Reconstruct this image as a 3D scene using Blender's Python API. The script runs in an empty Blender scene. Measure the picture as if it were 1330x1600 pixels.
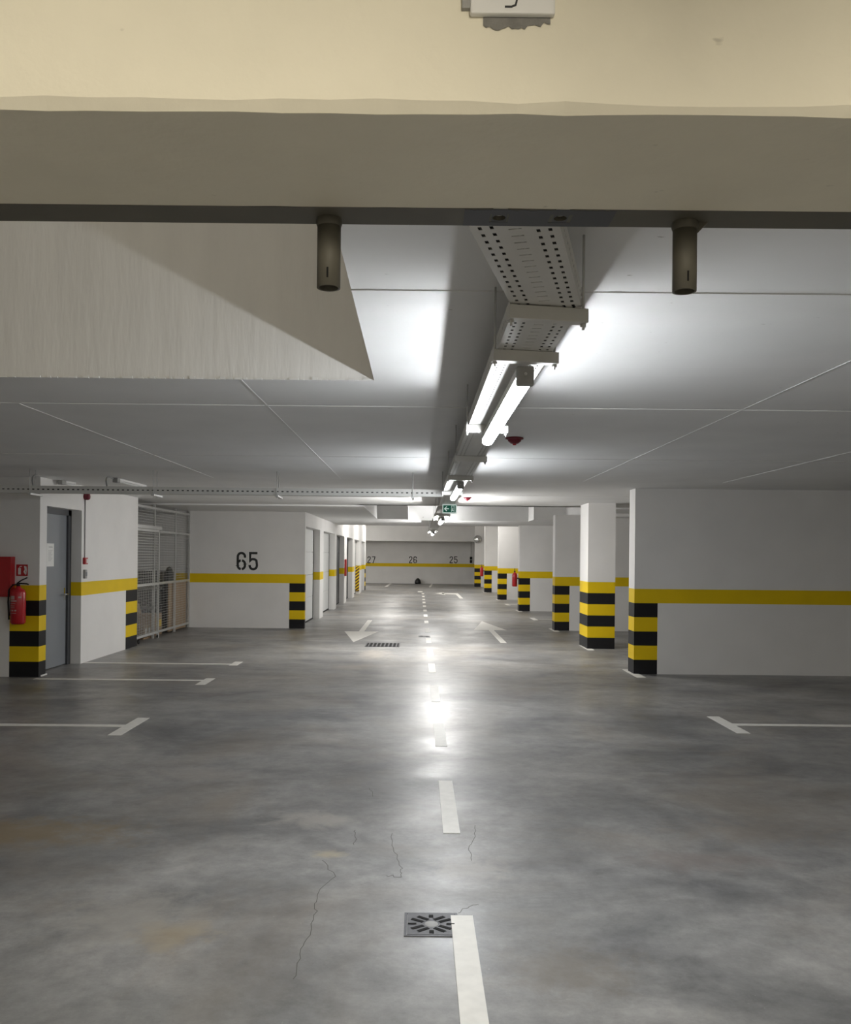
import bpy, math, random
from mathutils import Vector, Matrix

# ------------------------------------------------------------------ camera, world, exposure
scene = bpy.context.scene
COL = scene.collection
F_PX, EYE, VX, VY, ROLL = 1330.0, 1.63, 654.0, 869.0, math.radians(0.57)
cam_data = bpy.data.cameras.new('camera')
cam = bpy.data.objects.new('camera', cam_data)
COL.objects.link(cam)
cam_data.sensor_fit = 'HORIZONTAL'
cam_data.sensor_width = 36.0
cam_data.lens = 36.0
cam_data.shift_x = (665 - VX) / 1330.0
cam_data.shift_y = (VY - 800) / 1330.0
cam_data.clip_start = 0.05
cam_data.clip_end = 200
cam.matrix_world = Matrix.Translation((0, 0, EYE)) @ Matrix.Rotation(math.pi / 2, 4, 'X') @ Matrix.Rotation(ROLL, 4, 'Z')
scene.camera = cam
world = bpy.data.worlds.new('world')
scene.world = world
world.use_nodes = True
world.node_tree.nodes['Background'].inputs[0].default_value = (0.02, 0.02, 0.02, 1)
world.node_tree.nodes['Background'].inputs[1].default_value = 0.3
scene.view_settings.view_transform = 'Standard'
scene.view_settings.look = 'None'
scene.view_settings.gamma = 1.0
scene.view_settings.use_curve_mapping = False
scene.view_settings.exposure = 0.0
scene.cycles.max_bounces = 10
scene.cycles.diffuse_bounces = 8
scene.cycles.sample_clamp_indirect = 3
scene.cycles.use_denoising = True
LAMP_POWER = 132.0          # emission of a lit diffuser in the aisle
MID_POWER = 300.0          # the two aisle lamps beyond the exit sign
FAR_POWER = 190.0           # lamps of the high bay and the added fill lamps left of it
WARM_POWER = 280.0          # the warm lamp on the ceiling behind the camera
SHAFT_FILL_POWER = 30.0         # unseen warm fill lamp added up in the open shaft
RECESS_POWER = 26.0        # the lamp inside the ceiling recess
COOL = (0.93, 0.965, 1.0)
WARM = (1.0, 0.91, 0.74)

# ------------------------------------------------------------------ helpers
_c, _s = math.cos(ROLL), math.sin(ROLL)
def uv(px, py):
    a, b = px - VX, py - VY
    return a * _c + b * _s, -a * _s + b * _c
def onZ(px, py, z):
    u, v = uv(px, py)
    y = F_PX * (EYE - z) / v
    return (u * y / F_PX, y)
def onY(px, py, y):
    u, v = uv(px, py)
    return (u * y / F_PX, EYE - v * y / F_PX)
def onX(px, py, x):
    u, v = uv(px, py)
    y = F_PX * x / u
    return (y, EYE - v * y / F_PX)

class MB:
    def __init__(self):
        self.v, self.f, self.m, self.sm = [], [], [], []
    def face(self, pts, mi=0, smooth=False):
        b = len(self.v)
        self.v += [tuple(p) for p in pts]
        self.f.append(tuple(range(b, b + len(pts)))); self.m.append(mi); self.sm.append(smooth)
    def box(self, x0, x1, y0, y1, z0, z1, mi=0):
        b = len(self.v)
        self.v += [(x, y, z) for z in (z0, z1) for y in (y0, y1) for x in (x0, x1)]
        for q in ((0, 2, 3, 1), (4, 5, 7, 6), (0, 1, 5, 4), (2, 6, 7, 3), (0, 4, 6, 2), (1, 3, 7, 5)):
            self.f.append(tuple(b + i for i in q)); self.m.append(mi); self.sm.append(False)
        return self
    def prism(self, pts, z0, z1, mi=0, mi_side=None):
        n = len(pts); b = len(self.v)
        area = sum(pts[i][0] * pts[(i + 1) % n][1] - pts[(i + 1) % n][0] * pts[i][1] for i in range(n))
        if area < 0: pts = pts[::-1]
        self.v += [(p[0], p[1], z0) for p in pts] + [(p[0], p[1], z1) for p in pts]
        self.f.append(tuple(b + i for i in range(n))[::-1]); self.m.append(mi); self.sm.append(False)
        self.f.append(tuple(b + n + i for i in range(n))); self.m.append(mi); self.sm.append(False)
        for i in range(n):
            j = (i + 1) % n
            self.f.append((b + i, b + j, b + n + j, b + n + i)); self.m.append(mi if mi_side is None else mi_side); self.sm.append(False)
        return self
    def lathe(self, prof, n=20, mi=0, M=None, smooth=True):
        """prof: (r, z) pairs, about local z; M: matrix"""
        M = M or Matrix.Identity(4)
        b = len(self.v)
        for r, z in prof:
            for k in range(n):
                a = 2 * math.pi * k / n
                self.v.append(tuple(M @ Vector((r * math.cos(a), r * math.sin(a), z))))
        for i in range(len(prof) - 1):
            for k in range(n):
                k2 = (k + 1) % n
                self.f.append((b + i * n + k, b + i * n + k2, b + (i + 1) * n + k2, b + (i + 1) * n + k))
                self.m.append(mi); self.sm.append(smooth)
        return self
    def tube(self, pts, r, n=8, mi=0, cap=True):
        pts = [Vector(p) for p in pts]
        b = len(self.v)
        for i, p in enumerate(pts):
            d = (pts[min(i + 1, len(pts) - 1)] - pts[max(i - 1, 0)]).normalized()
            up = Vector((0, 0, 1)) if abs(d.z) < 0.9 else Vector((0, 1, 0))
            s = d.cross(up).normalized(); t = s.cross(d)
            for k in range(n):
                a = 2 * math.pi * k / n
                self.v.append(tuple(p + r * (math.cos(a) * s + math.sin(a) * t)))
        for i in range(len(pts) - 1):
            for k in range(n):
                k2 = (k + 1) % n
                self.f.append((b + i * n + k, b + i * n + k2, b + (i + 1) * n + k2, b + (i + 1) * n + k)); self.m.append(mi); self.sm.append(True)
        if cap:
            self.f.append(tuple(b + k for k in range(n))[::-1]); self.m.append(mi); self.sm.append(False)
            e = b + (len(pts) - 1) * n
            self.f.append(tuple(e + k for k in range(n))); self.m.append(mi); self.sm.append(False)
        return self
    def grid_box(self, xs, ys, zs, paint):
        """outer faces of a box cut at xs, ys, zs; paint(cx, cy, cz) gives the material slot"""
        def q(p):
            c = [sum(t[i] for t in p) / 4 for i in range(3)]
            self.face(p, paint(*c))
        X, Y, Z = xs, ys, zs
        for i in range(len(X) - 1):
            for k in range(len(Z) - 1):
                q([(X[i], Y[0], Z[k]), (X[i + 1], Y[0], Z[k]), (X[i + 1], Y[0], Z[k + 1]), (X[i], Y[0], Z[k + 1])])
                q([(X[i + 1], Y[-1], Z[k]), (X[i], Y[-1], Z[k]), (X[i], Y[-1], Z[k + 1]), (X[i + 1], Y[-1], Z[k + 1])])
            for j in range(len(Y) - 1):
                q([(X[i], Y[j], Z[-1]), (X[i + 1], Y[j], Z[-1]), (X[i + 1], Y[j + 1], Z[-1]), (X[i], Y[j + 1], Z[-1])])
                q([(X[i], Y[j + 1], Z[0]), (X[i + 1], Y[j + 1], Z[0]), (X[i + 1], Y[j], Z[0]), (X[i], Y[j], Z[0])])
        for j in range(len(Y) - 1):
            for k in range(len(Z) - 1):
                q([(X[0], Y[j + 1], Z[k]), (X[0], Y[j], Z[k]), (X[0], Y[j], Z[k + 1]), (X[0], Y[j + 1], Z[k + 1])])
                q([(X[-1], Y[j], Z[k]), (X[-1], Y[j + 1], Z[k]), (X[-1], Y[j + 1], Z[k + 1]), (X[-1], Y[j], Z[k + 1])])
        return self
    def stroke(self, pts, w, T, mi=0, thick=0.003):
        """a painted stroke of width w along 2D pts, put into space by T(x, y, d)"""
        n = len(pts); L = []; R = []
        for i in range(n):
            p = Vector(pts[i])
            d0 = (p - Vector(pts[i - 1])).normalized() if i else None
            d1 = (Vector(pts[i + 1]) - p).normalized() if i < n - 1 else None
            d0 = d0 or d1; d1 = d1 or d0
            n0 = Vector((-d0.y, d0.x)); n1 = Vector((-d1.y, d1.x))
            m = (n0 + n1).normalized()
            k = w / 2 / max(0.45, m.dot(n0))
            L.append(p + m * k); R.append(p - m * k)
        for i in range(n - 1):
            a, b2, c, d = L[i], R[i], R[i + 1], L[i + 1]
            self.face([T(*a, thick), T(*b2, thick), T(*c, thick), T(*d, thick)], mi)
            self.face([T(*a, 0), T(*a, thick), T(*d, thick), T(*d, 0)], mi)
            self.face([T(*b2, thick), T(*b2, 0), T(*c, 0), T(*c, thick)], mi)
    def build(self, name, mats, parent=None, loc=None, bevel=0):
        me = bpy.data.meshes.new(name)
        me.from_pydata(self.v, [], self.f)
        for m in (mats if isinstance(mats, (list, tuple)) else [mats]): me.materials.append(m)
        me.polygons.foreach_set('material_index', self.m)
        me.polygons.foreach_set('use_smooth', self.sm)
        me.update()
        o = bpy.data.objects.new(name, me); COL.objects.link(o)
        if parent is not None: o.parent = parent
        if loc is not None: o.location = loc
        if bevel:
            b = o.modifiers.new('bevel', 'BEVEL'); b.width = bevel; b.segments = 2; b.limit_method = 'ANGLE'
        return o

def tag(o, label, cat, group=None, kind=None):
    o['label'] = label; o['category'] = cat
    if group: o['group'] = group
    if kind: o['kind'] = kind
    return o
def struct(o, label, cat):
    return tag(o, label, cat, kind='structure')
def thing(name, label, cat, loc=(0, 0, 0), group=None, rz=0.0):
    o = bpy.data.objects.new(name, None); COL.objects.link(o)
    o.location = loc; o.rotation_euler = (0, 0, rz); o.empty_display_size = 0.1
    return tag(o, label, cat, group)
def copy_tree(o, parent=None):
    c = o.copy(); COL.objects.link(c)
    if parent is not None: c.parent = parent
    for ch in list(o.children):
        copy_tree(ch, c)
    return c

# ------------------------------------------------------------------ materials
def mat(name, col, rough=0.5, metal=0.0, var=0.0, scale=4.0, pits=0.0, bump=0.0, bscale=60.0, emit=None, power=0, spec=0.5, stretch=None):
    m = bpy.data.materials.new(name); m.use_nodes = True
    nt = m.node_tree; N = nt.nodes; P = N['Principled BSDF']
    P.inputs['Base Color'].default_value = (*col, 1)
    P.inputs['Roughness'].default_value = rough
    P.inputs['Metallic'].default_value = metal
    P.inputs['Specular IOR Level'].default_value = spec
    geo = N.new('ShaderNodeNewGeometry'); pos = geo.outputs['Position']
    if stretch:
        mp = N.new('ShaderNodeMapping'); mp.inputs['Scale'].default_value = stretch
        nt.links.new(pos, mp.inputs['Vector']); pos = mp.outputs['Vector']
    if var:
        no = N.new('ShaderNodeTexNoise'); no.inputs['Scale'].default_value = scale; no.inputs['Detail'].default_value = 5
        nt.links.new(pos, no.inputs['Vector'])
        mr = N.new('ShaderNodeMapRange'); mr.inputs['From Min'].default_value = 0.3; mr.inputs['From Max'].default_value = 0.7
        mr.inputs['To Min'].default_value = 1 - var; mr.inputs['To Max'].default_value = 1 + var * 0.5
        nt.links.new(no.outputs['Fac'], mr.inputs['Value'])
        mx = N.new('ShaderNodeMix'); mx.data_type = 'RGBA'; mx.blend_type = 'MULTIPLY'; mx.inputs['Factor'].default_value = 1
        mx.inputs['A'].default_value = (*col, 1)
        nt.links.new(mr.outputs['Result'], mx.inputs['B'])
        out = mx.outputs['Result']
        if pits:
            mp2 = N.new('ShaderNodeMapping'); mp2.inputs['Scale'].default_value = (1, 2.2, 1.6)
            nt.links.new(geo.outputs['Position'], mp2.inputs['Vector'])
            n2 = N.new('ShaderNodeTexNoise'); n2.inputs['Scale'].default_value = 13; n2.inputs['Detail'].default_value = 3
            nt.links.new(mp2.outputs['Vector'], n2.inputs['Vector'])
            r2 = N.new('ShaderNodeMapRange'); r2.inputs['From Min'].default_value = 0.735; r2.inputs['From Max'].default_value = 0.775
            r2.inputs['To Min'].default_value = 0; r2.inputs['To Max'].default_value = pits
            nt.links.new(n2.outputs['Fac'], r2.inputs['Value'])
            m2 = N.new('ShaderNodeMix'); m2.data_type = 'RGBA'; m2.inputs['B'].default_value = (col[0] * .35, col[1] * .34, col[2] * .3, 1)
            nt.links.new(r2.outputs['Result'], m2.inputs['Factor']); nt.links.new(out, m2.inputs['A'])
            out = m2.outputs['Result']
        nt.links.new(out, P.inputs['Base Color'])
    if bump:
        nb = N.new('ShaderNodeTexNoise'); nb.inputs['Scale'].default_value = bscale; nb.inputs['Detail'].default_value = 4
        nt.links.new(pos, nb.inputs['Vector'])
        bp = N.new('ShaderNodeBump'); bp.inputs['Strength'].default_value = bump; bp.inputs['Distance'].default_value = 0.01
        nt.links.new(nb.outputs['Fac'], bp.inputs['Height']); nt.links.new(bp.outputs['Normal'], P.inputs['Normal'])
    if emit:
        P.inputs['Emission Color'].default_value = (*emit, 1); P.inputs['Emission Strength'].default_value = power
    return m

M_WALL = mat('white_wall_paint', (0.78, 0.77, 0.755), 0.6, var=0.05, scale=1.5, bump=0.12, bscale=25)
M_CEIL = mat('ceiling_paint', (0.80, 0.80, 0.795), 0.65, var=0.04, scale=2.0, pits=0.7, bump=0.08, bscale=18)
M_SHAFT = mat('board_marked_concrete_paint', (0.78, 0.77, 0.745), 0.65, var=0.05, scale=3, bump=0.45, bscale=9, stretch=(2.2, 1, 0.35))
M_SEAM = mat('ceiling_seam_paint', (0.78, 0.78, 0.77), 0.6)
M_BEAM = mat('cream_beam_paint', (0.83, 0.785, 0.645), 0.6, var=0.05, scale=5, pits=0.45, bump=0.15, bscale=30)
M_BARE = mat('bare_concrete', (0.22, 0.215, 0.20), 0.85, var=0.2, scale=40, bump=0.3, bscale=120)
M_YEL = mat('yellow_paint', (0.76, 0.53, 0.004), 0.55, var=0.05, scale=3, spec=0.25)
M_BLK = mat('black_paint', (0.010, 0.010, 0.012), 0.55, spec=0.25)
M_NUM = mat('number_paint', (0.02, 0.02, 0.02), 0.6)
M_LINE = mat('white_line_paint', (0.78, 0.76, 0.71), 0.5, var=0.08, scale=14)
M_GALV = mat('galvanised_steel', (0.60, 0.60, 0.585), 0.42, 0.35, var=0.08, scale=8)
M_TRAY = mat('tray_steel', (0.62, 0.615, 0.59), 0.62, 0.0, var=0.05, scale=6)
M_STEEL = mat('primed_steel', (0.12, 0.113, 0.09), 0.6, 0.0, var=0.1, scale=12)
M_PRIMER = mat('blue_grey_primer', (0.075, 0.078, 0.085), 0.6)
M_DARK = mat('dark_void', (0.008, 0.008, 0.008), 0.9)
M_RED = mat('red_enamel', (0.42, 0.012, 0.018), 0.35)
M_DRED = mat('dark_red_plastic', (0.16, 0.006, 0.02), 0.4)
M_WHITE = mat('white_plastic', (0.8, 0.8, 0.79), 0.45)
M_GREYP = mat('grey_plastic', (0.33, 0.33, 0.32), 0.5)
M_DOOR = mat('grey_door_paint', (0.20, 0.215, 0.235), 0.45, var=0.05, scale=3)
M_FRAME = mat('dark_door_frame', (0.055, 0.058, 0.065), 0.5)
M_GDOOR = mat('white_sectional_door', (0.66, 0.67, 0.66), 0.45)
M_DDOOR = mat('anthracite_door', (0.035, 0.038, 0.042), 0.45)
M_RUB = mat('black_rubber', (0.012, 0.012, 0.012), 0.7)
M_CHROME = mat('chrome', (0.8, 0.8, 0.8), 0.12, 1.0)
M_CARD = mat('cardboard', (0.36, 0.25, 0.15), 0.85, var=0.1, scale=6)
M_PLY = mat('plywood', (0.42, 0.30, 0.19), 0.75, var=0.15, scale=5, stretch=(1, 1, 0.2))
M_DCR = mat('dark_crate_plastic', (0.03, 0.032, 0.035), 0.55)
M_PAPER = mat('paper', (0.78, 0.78, 0.76), 0.8)
M_INK = mat('grey_ink', (0.3, 0.3, 0.3), 0.8)
M_IRON = mat('cast_iron', (0.10, 0.10, 0.105), 0.45, 0.6, var=0.15, scale=60)
M_GREEN = mat('green_sign', (0.0, 0.09, 0.055), 0.5, emit=(0.0, 0.10, 0.06), power=0.4)
M_GLOW = mat('sign_white', (0.75, 0.8, 0.78), 0.5, emit=(0.8, 1.0, 0.92), power=0.35)
M_CABLE = mat('grey_cable', (0.03, 0.03, 0.03), 0.6)
M_LIT = mat('lit_diffuser', (0.9, 0.9, 0.9), 0.4, emit=COOL, power=LAMP_POWER)
M_LITF = mat('lit_diffuser_far', (0.9, 0.9, 0.9), 0.4, emit=(1, 0.97, 0.92), power=FAR_POWER)
M_LITM = mat('lit_diffuser_mid', (0.9, 0.9, 0.9), 0.4, emit=(1, 0.985, 0.96), power=MID_POWER)
M_LITT = mat('lit_diffuser_third', (0.9, 0.9, 0.9), 0.4, emit=(1, 0.985, 0.96), power=MID_POWER * 1.35)
M_SHAFT_FILL = mat('lit_diffuser_shaft', (0.9, 0.9, 0.9), 0.4, emit=WARM, power=SHAFT_FILL_POWER)
M_LITR = mat('lit_diffuser_recess', (0.9, 0.9, 0.9), 0.4, emit=(1, 0.99, 0.97), power=RECESS_POWER)
M_LITW = mat('lit_diffuser_warm', (0.9, 0.9, 0.9), 0.4, emit=WARM, power=WARM_POWER)
M_OFF = mat('unlit_diffuser', (0.75, 0.76, 0.75), 0.35)
M_BAG = mat('black_bag', (0.012, 0.012, 0.013), 0.4)
M_CRACK = mat('crack', (0.12, 0.115, 0.105), 0.9)
M_OIL = mat('brown_stain', (0.16, 0.125, 0.075), 0.5, var=0.3, scale=12)

def floor_material():
    m = bpy.data.materials.new('polished_concrete'); m.use_nodes = True
    nt = m.node_tree; N = nt.nodes; L = nt.links; P = N['Principled BSDF']
    pos = N.new('ShaderNodeNewGeometry').outputs['Position']
    def noise(scale, detail, rough=0.6, dist=0.0, mapping=None):
        n = N.new('ShaderNodeTexNoise'); n.inputs['Scale'].default_value = scale; n.inputs['Detail'].default_value = detail
        n.inputs['Roughness'].default_value = rough; n.inputs['Distortion'].default_value = dist
        if mapping:
            mp = N.new('ShaderNodeMapping'); mp.inputs['Scale'].default_value = mapping; L.new(pos, mp.inputs['Vector']); L.new(mp.outputs['Vector'], n.inputs['Vector'])
        else: L.new(pos, n.inputs['Vector'])
        return n.outputs['Fac']
    def rng(v, a, b, c, d):
        r = N.new('ShaderNodeMapRange'); L.new(v, r.inputs['Value'])
        for k, x in zip(('From Min', 'From Max', 'To Min', 'To Max'), (a, b, c, d)): r.inputs[k].default_value = x
        return r.outputs['Result']
    def mix(fac, a, b, mode='MIX'):
        x = N.new('ShaderNodeMix'); x.data_type = 'RGBA'; x.blend_type = mode
        for k, s in (('Factor', fac), ('A', a), ('B', b)):
            if isinstance(s, (int, float)): x.inputs[k].default_value = s
            elif isinstance(s, tuple): x.inputs[k].default_value = (*s, 1)
            else: L.new(s, x.inputs[k])
        return x.outputs['Result']
    cloud = rng(noise(0.9, 7, 0.62, 0.6, (0.75, 1, 1)), 0.33, 0.68, 0, 1)
    c = mix(cloud, (0.125, 0.126, 0.13), (0.33, 0.324, 0.312))
    fine = rng(noise(6, 10, 0.78), 0.32, 0.68, 0.70, 1.26)
    c = mix(1.0, c, fine, 'MULTIPLY')
    brown = rng(noise(0.55, 6, 0.65, 0.8), 0.50, 0.74, 0, 0.6)
    c = mix(brown, c, (0.23, 0.19, 0.145))
    speck = rng(noise(45, 3), 0.68, 0.76, 0, 0.4)
    c = mix(speck, c, (0.42, 0.41, 0.39))
    dark = rng(noise(40, 3, 0.6), 0.72, 0.80, 0, 0.22)
    c = mix(dark, c, (0.08, 0.075, 0.07))
    # oil and scuff patches that have their own place on the slab
    def patch(x, y, rx, ry, colour, amount):
        nonlocal c
        mp = N.new('ShaderNodeMapping'); mp.vector_type = 'TEXTURE'
        mp.inputs['Location'].default_value = (x, y, 0); mp.inputs['Scale'].default_value = (rx, ry, 1)
        L.new(pos, mp.inputs['Vector'])
        ln = N.new('ShaderNodeVectorMath'); ln.operation = 'LENGTH'; L.new(mp.outputs['Vector'], ln.inputs[0])
        nz = rng(noise(7, 6, 0.7, 0.5), 0.25, 0.75, -0.75, 0.75)
        ad = N.new('ShaderNodeMath'); ad.operation = 'ADD'; L.new(ln.outputs['Value'], ad.inputs[0]); L.new(nz, ad.inputs[1])
        c = mix(rng(ad.outputs[0], 0.35, 1.2, amount, 0), c, colour)
    patch(-2.35, 4.95, 0.75, 0.28, (0.20, 0.15, 0.085), 0.75)
    patch(-1.05, 3.65, 0.16, 0.14, (0.30, 0.24, 0.15), 0.7)
    patch(-1.25, 3.80, 0.35, 0.30, (0.34, 0.32, 0.285), 0.5)
    patch(-0.48, 4.65, 0.10, 0.06, (0.42, 0.36, 0.25), 0.7)
    patch(-0.62, 5.25, 0.28, 0.16, (0.40, 0.375, 0.34), 0.6)
    patch(-1.6, 6.3, 0.35, 0.2, (0.36, 0.33, 0.30), 0.5)
    patch(0.30, 4.45, 0.22, 0.20, (0.38, 0.345, 0.30), 0.4)
    patch(0.60, 3.35, 0.28, 0.22, (0.17, 0.145, 0.115), 0.5)
    patch(1.55, 4.6, 0.45, 0.16, (0.19, 0.155, 0.14), 0.5)
    patch(2.0, 5.1, 0.5, 0.25, (0.24, 0.20, 0.16), 0.45)
    patch(-0.70, 14.1, 0.3, 0.7, (0.44, 0.40, 0.35), 0.7)
    L.new(c, P.inputs['Base Color'])
    r1 = rng(noise(1.3, 6, 0.6, 0.4, (0.6, 1.2, 1)), 0.3, 0.7, 0.29, 0.50)
    L.new(r1, P.inputs['Roughness'])
    P.inputs['Specular IOR Level'].default_value = 0.55
    bp = N.new('ShaderNodeBump'); bp.inputs['Strength'].default_value = 0.05; bp.inputs['Distance'].default_value = 0.01
    L.new(noise(22, 5, 0.6), bp.inputs['Height']); L.new(bp.outputs['Normal'], P.inputs['Normal'])
    return m
M_FLOOR = floor_material()

# ------------------------------------------------------------------ the setting
XW, XE = -9.0, 8.6            # outer walls
YB, YF = -7.0, 50.5           # behind the camera, far wall
ZA, ZB, ZC, ZD = 2.60, 2.615, 2.585, 3.32
X_LEFT = -4.95                # face of the left block
X_COR = -2.52                 # face of the garage row
Y_BLK, Y_CAGE, Y_65 = 11.12, 15.0, 18.9
BANDS = [0, 0.2, 0.4, 0.6, 0.8, 1.0, 1.2]

floor = struct(MB().box(XW, XE, YB, YF, -0.2, 0.0).build('floor', M_FLOOR), 'polished grey concrete floor of the car park', 'floor')
rnd = random.Random(5)
def crack(pts):
    P = [onZ(*p, 0) for p in pts]
    Q = []
    for a, b in zip(P[:-1], P[1:]):
        for k in range(5):
            t = k / 5
            Q.append((a[0] + (b[0] - a[0]) * t + rnd.uniform(-.008, .008), a[1] + (b[1] - a[1]) * t + rnd.uniform(-.015, .015)))
    Q.append(P[-1])
    m = MB()
    m.stroke(Q, 0.0032, lambda x, y, d: (x, y, 0.0002 + d), thick=0.0004)
    m.build('crack', M_CRACK, floor)
crack([(503, 1345), (523, 1368), (495, 1397), (493, 1425), (483, 1460), (470, 1490), (458, 1530)])
crack([(612, 1303), (617, 1332), (628, 1358), (627, 1370), (604, 1368)])
crack([(553, 1297), (557, 1308), (553, 1320)])
crack([(578, 1232), (583, 1245)])
crack([(716, 1426), (735, 1416), (748, 1414)])
crack([(743, 1290), (742, 1312), (732, 1325), (737, 1345)])

# ceiling: near slab with the open shaft on the left, middle slab with the wide recess, high bay at the far end
SHX0, SHX1, SHY0, SHY1, SHZ = -6.2, -0.255, 1.76, 4.72, 4.4
RX0, RX1, RY0, RYL, RYM, RYR, RZ = -1.08, 3.72, 16.6, 22.1, 22.7, 21.6, 3.05
RXA, RXB = -0.28, 2.92
c = MB()
c.box(XW, XE, YB, SHY0, ZA, ZA + .3)
c.box(XW, SHX0, SHY0, SHY1, ZA, ZA + .3)
c.box(SHX1, XE, SHY0, SHY1, ZA, ZA + .3)
c.box(XW, XE, SHY1, 10.8, ZA, ZA + .3)
c.box(XW, XE, 10.8, RY0, ZB, ZB + .3)
c.box(XW, RX0, RY0, 26.6, ZC, ZC + .6)
c.box(RX1, XE, RY0, 26.6, ZC, ZC + .6)
c.box(RX0, RXA, RYL, 26.6, ZC, ZC + .6)
c.box(RXA, RXB, RYM, 26.6, ZC, ZC + .6)
c.box(RXB, RX1, RYR, 26.6, ZC, ZC + .6)
c.box(RX0 - .1, RX1 + .1, RY0 - .2, RYM + .2, RZ, RZ + .2)
c.box(RX0 - .1, RX1 + .1, RY0 - .2, RY0 - .0, ZB, RZ + .1)
c.box(XW, XE, 26.6, YF, ZD, ZD + .2)
ceiling = struct(c.build('ceiling', M_CEIL), 'white painted concrete ceiling slab over the car park', 'ceiling')
s = MB()
s.box(SHX0 - .2, SHX1 + .2, SHY1 - .003, SHY1 + .2, ZA + .002, SHZ)
s.box(SHX0 - .2, SHX1 + .2, SHY0 - .04, SHY0, ZA + .05, SHZ)
s.box(SHX0 - .2, SHX0, SHY0, SHY1, ZA + .05, SHZ)
s.box(SHX1 - .003, SHX1 + .2, SHY0, SHY1, ZA + .05, SHZ)
s.box(SHX0 - .2, SHX1 + .2, SHY0, SHY1 + .2, SHZ, SHZ + .2)
s.build('shaft_lining', M_SHAFT, ceiling)
# rough lip of filler where the shaft meets the slab
lip = MB()
x = SHX0
while x < SHX1 - .02:
    w = rnd.uniform(.01, .05); h = rnd.uniform(.002, .012)
    lip.box(x, x + w, SHY1 - .009 - h * .3, SHY1 + .004, ZA - .002, ZA + h)
    x += w + rnd.uniform(0, .05)
lip.build('plaster_lip', M_SEAM, ceiling)
seam = MB()
for y, x0, x1 in ((3.1, SHX1, XE), (5.52, XW, XE), (8.35, XW, XE)):
    seam.box(x0, x1, y, y + .012, ZA - .004, ZA + .001)
for x, y0, y1 in ((2.085, 1.8, 10.8), (3.85, 5.5, 10.8), (-1.0, SHY1, 10.8), (-2.62, 5.52, 10.8)):
    seam.box(x, x + .010, y0, y1, ZA - .003, ZA + .001)
seam.box(XW, XE, 13.6, 13.612, ZB - .003, ZB + .001)
seam.build('seam', M_SEAM, ceiling)
struct(MB().box(XW, XE, 47.6, 48.0, 2.47, ZD).build('ceiling_beam', M_WALL), 'white downstand beam in front of the far wall', 'beam')
struct(MB().box(4.2, 8.4, 18.25, 18.89, 2.52, ZC + .02).build('ceiling_beam', M_WALL), 'low grey beam under the ceiling behind the striped pillar', 'beam')

# outer walls
def bandpaint(cx, cy, cz): return 1 if 1.0 < cz < 1.2 else 0
ZS = [0, 1.0, 1.2, 3.45]
struct(MB().grid_box([XW, XE], [YF, YF + .2], ZS, bandpaint).build('wall_end', [M_WALL, M_YEL]), 'far white end wall with a thin yellow band', 'wall')
struct(MB().grid_box([XE, XE + .2], [YB, YF], ZS, bandpaint).build('wall_right', [M_WALL, M_YEL]), 'outer white wall at the back of the right bays', 'wall')
struct(MB().grid_box([XW - .2, XW], [YB, YF], [0, 1.0, 1.2, 4.5], bandpaint).build('wall_left', [M_WALL, M_YEL]), 'outer white wall at the back of the left bays', 'wall')
struct(MB().box(XW, XE, YB - .2, YB, 0, 3.45).build('wall_back', M_WALL), 'white wall behind the camera', 'wall')

# right: six stub walls with striped ends
def stripe(cz):
    k = int(cz / 0.2)
    return (2, 1, 2, 1, 2, 1)[k] if cz < 1.2 else 0
right_labels = ['white bay wall with yellow band and striped end, largest and first on the right',
                'white bay wall with striped end just behind the square pillar',
                'white bay wall whose striped end carries a fire extinguisher, third along the right side',
                'white bay wall with striped end, fourth along the right side',
                'white bay wall with striped end, fifth along the right side',
                'short white bay wall with striped end below the round mirror']
for i, y in enumerate((12.0, 19.0, 25.7, 32.45, 39.1, 46.0)):
    def paint(cx, cy, cz, x1=3.38):
        if cx < x1: return stripe(cz)
        return 1 if 1.0 < cz < 1.2 else 0
    top = (ZB, ZC, ZC, ZD, ZD, ZD)[i]
    o = MB().grid_box([3.05, 3.38, XE], [y, y + .32], BANDS + [top], paint).build('wall_right', [M_WALL, M_YEL, M_BLK])
    struct(o, right_labels[i], 'wall')
o = MB().grid_box([3.04, 3.53], [15.25, 16.0], BANDS + [ZB], lambda a, b, z: stripe(z)).build('pillar', [M_WALL, M_YEL, M_BLK])
struct(o, 'free-standing square white pillar with black and yellow stripes on the right', 'pillar')

# left block: front wall, side wall with the recessed door, and the pier by the cage
def p_front(cx, cy, cz):
    if cx > -5.335 and cz < 1.2: return stripe(cz)
    return 0
o = MB().grid_box([XW, -5.335, X_LEFT], [Y_BLK, Y_BLK + .21], BANDS + [ZB], p_front).build('wall_left', [M_WALL, M_YEL, M_BLK])
struct(o, 'white wall corner with stripes beside the grey door and fire extinguisher', 'wall')
DY0, DY1, DZ = Y_BLK + .21, 12.5, 2.25
def p_side(cx, cy, cz):
    if cy > 14.4 and cz < 1.0 and cx > X_LEFT - .25: return stripe(cz)
    return 1 if 1.0 < cz < 1.2 else 0
m = MB().grid_box([X_LEFT - .6, X_LEFT], [DY1, 14.42, Y_CAGE], BANDS + [ZB], p_side)
m.box(X_LEFT - .6, X_LEFT, DY0, DY1, DZ, ZB)
m.box(X_LEFT - .6, X_LEFT - .24, DY0, DY1, 0, DZ)
m.box(XW, X_LEFT - .6, Y_CAGE - .2, Y_CAGE, 0, ZB)
struct(m.build('wall_left', [M_WALL, M_YEL, M_BLK]), 'white side wall with yellow band between the grey door and the cage', 'wall')
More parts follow.
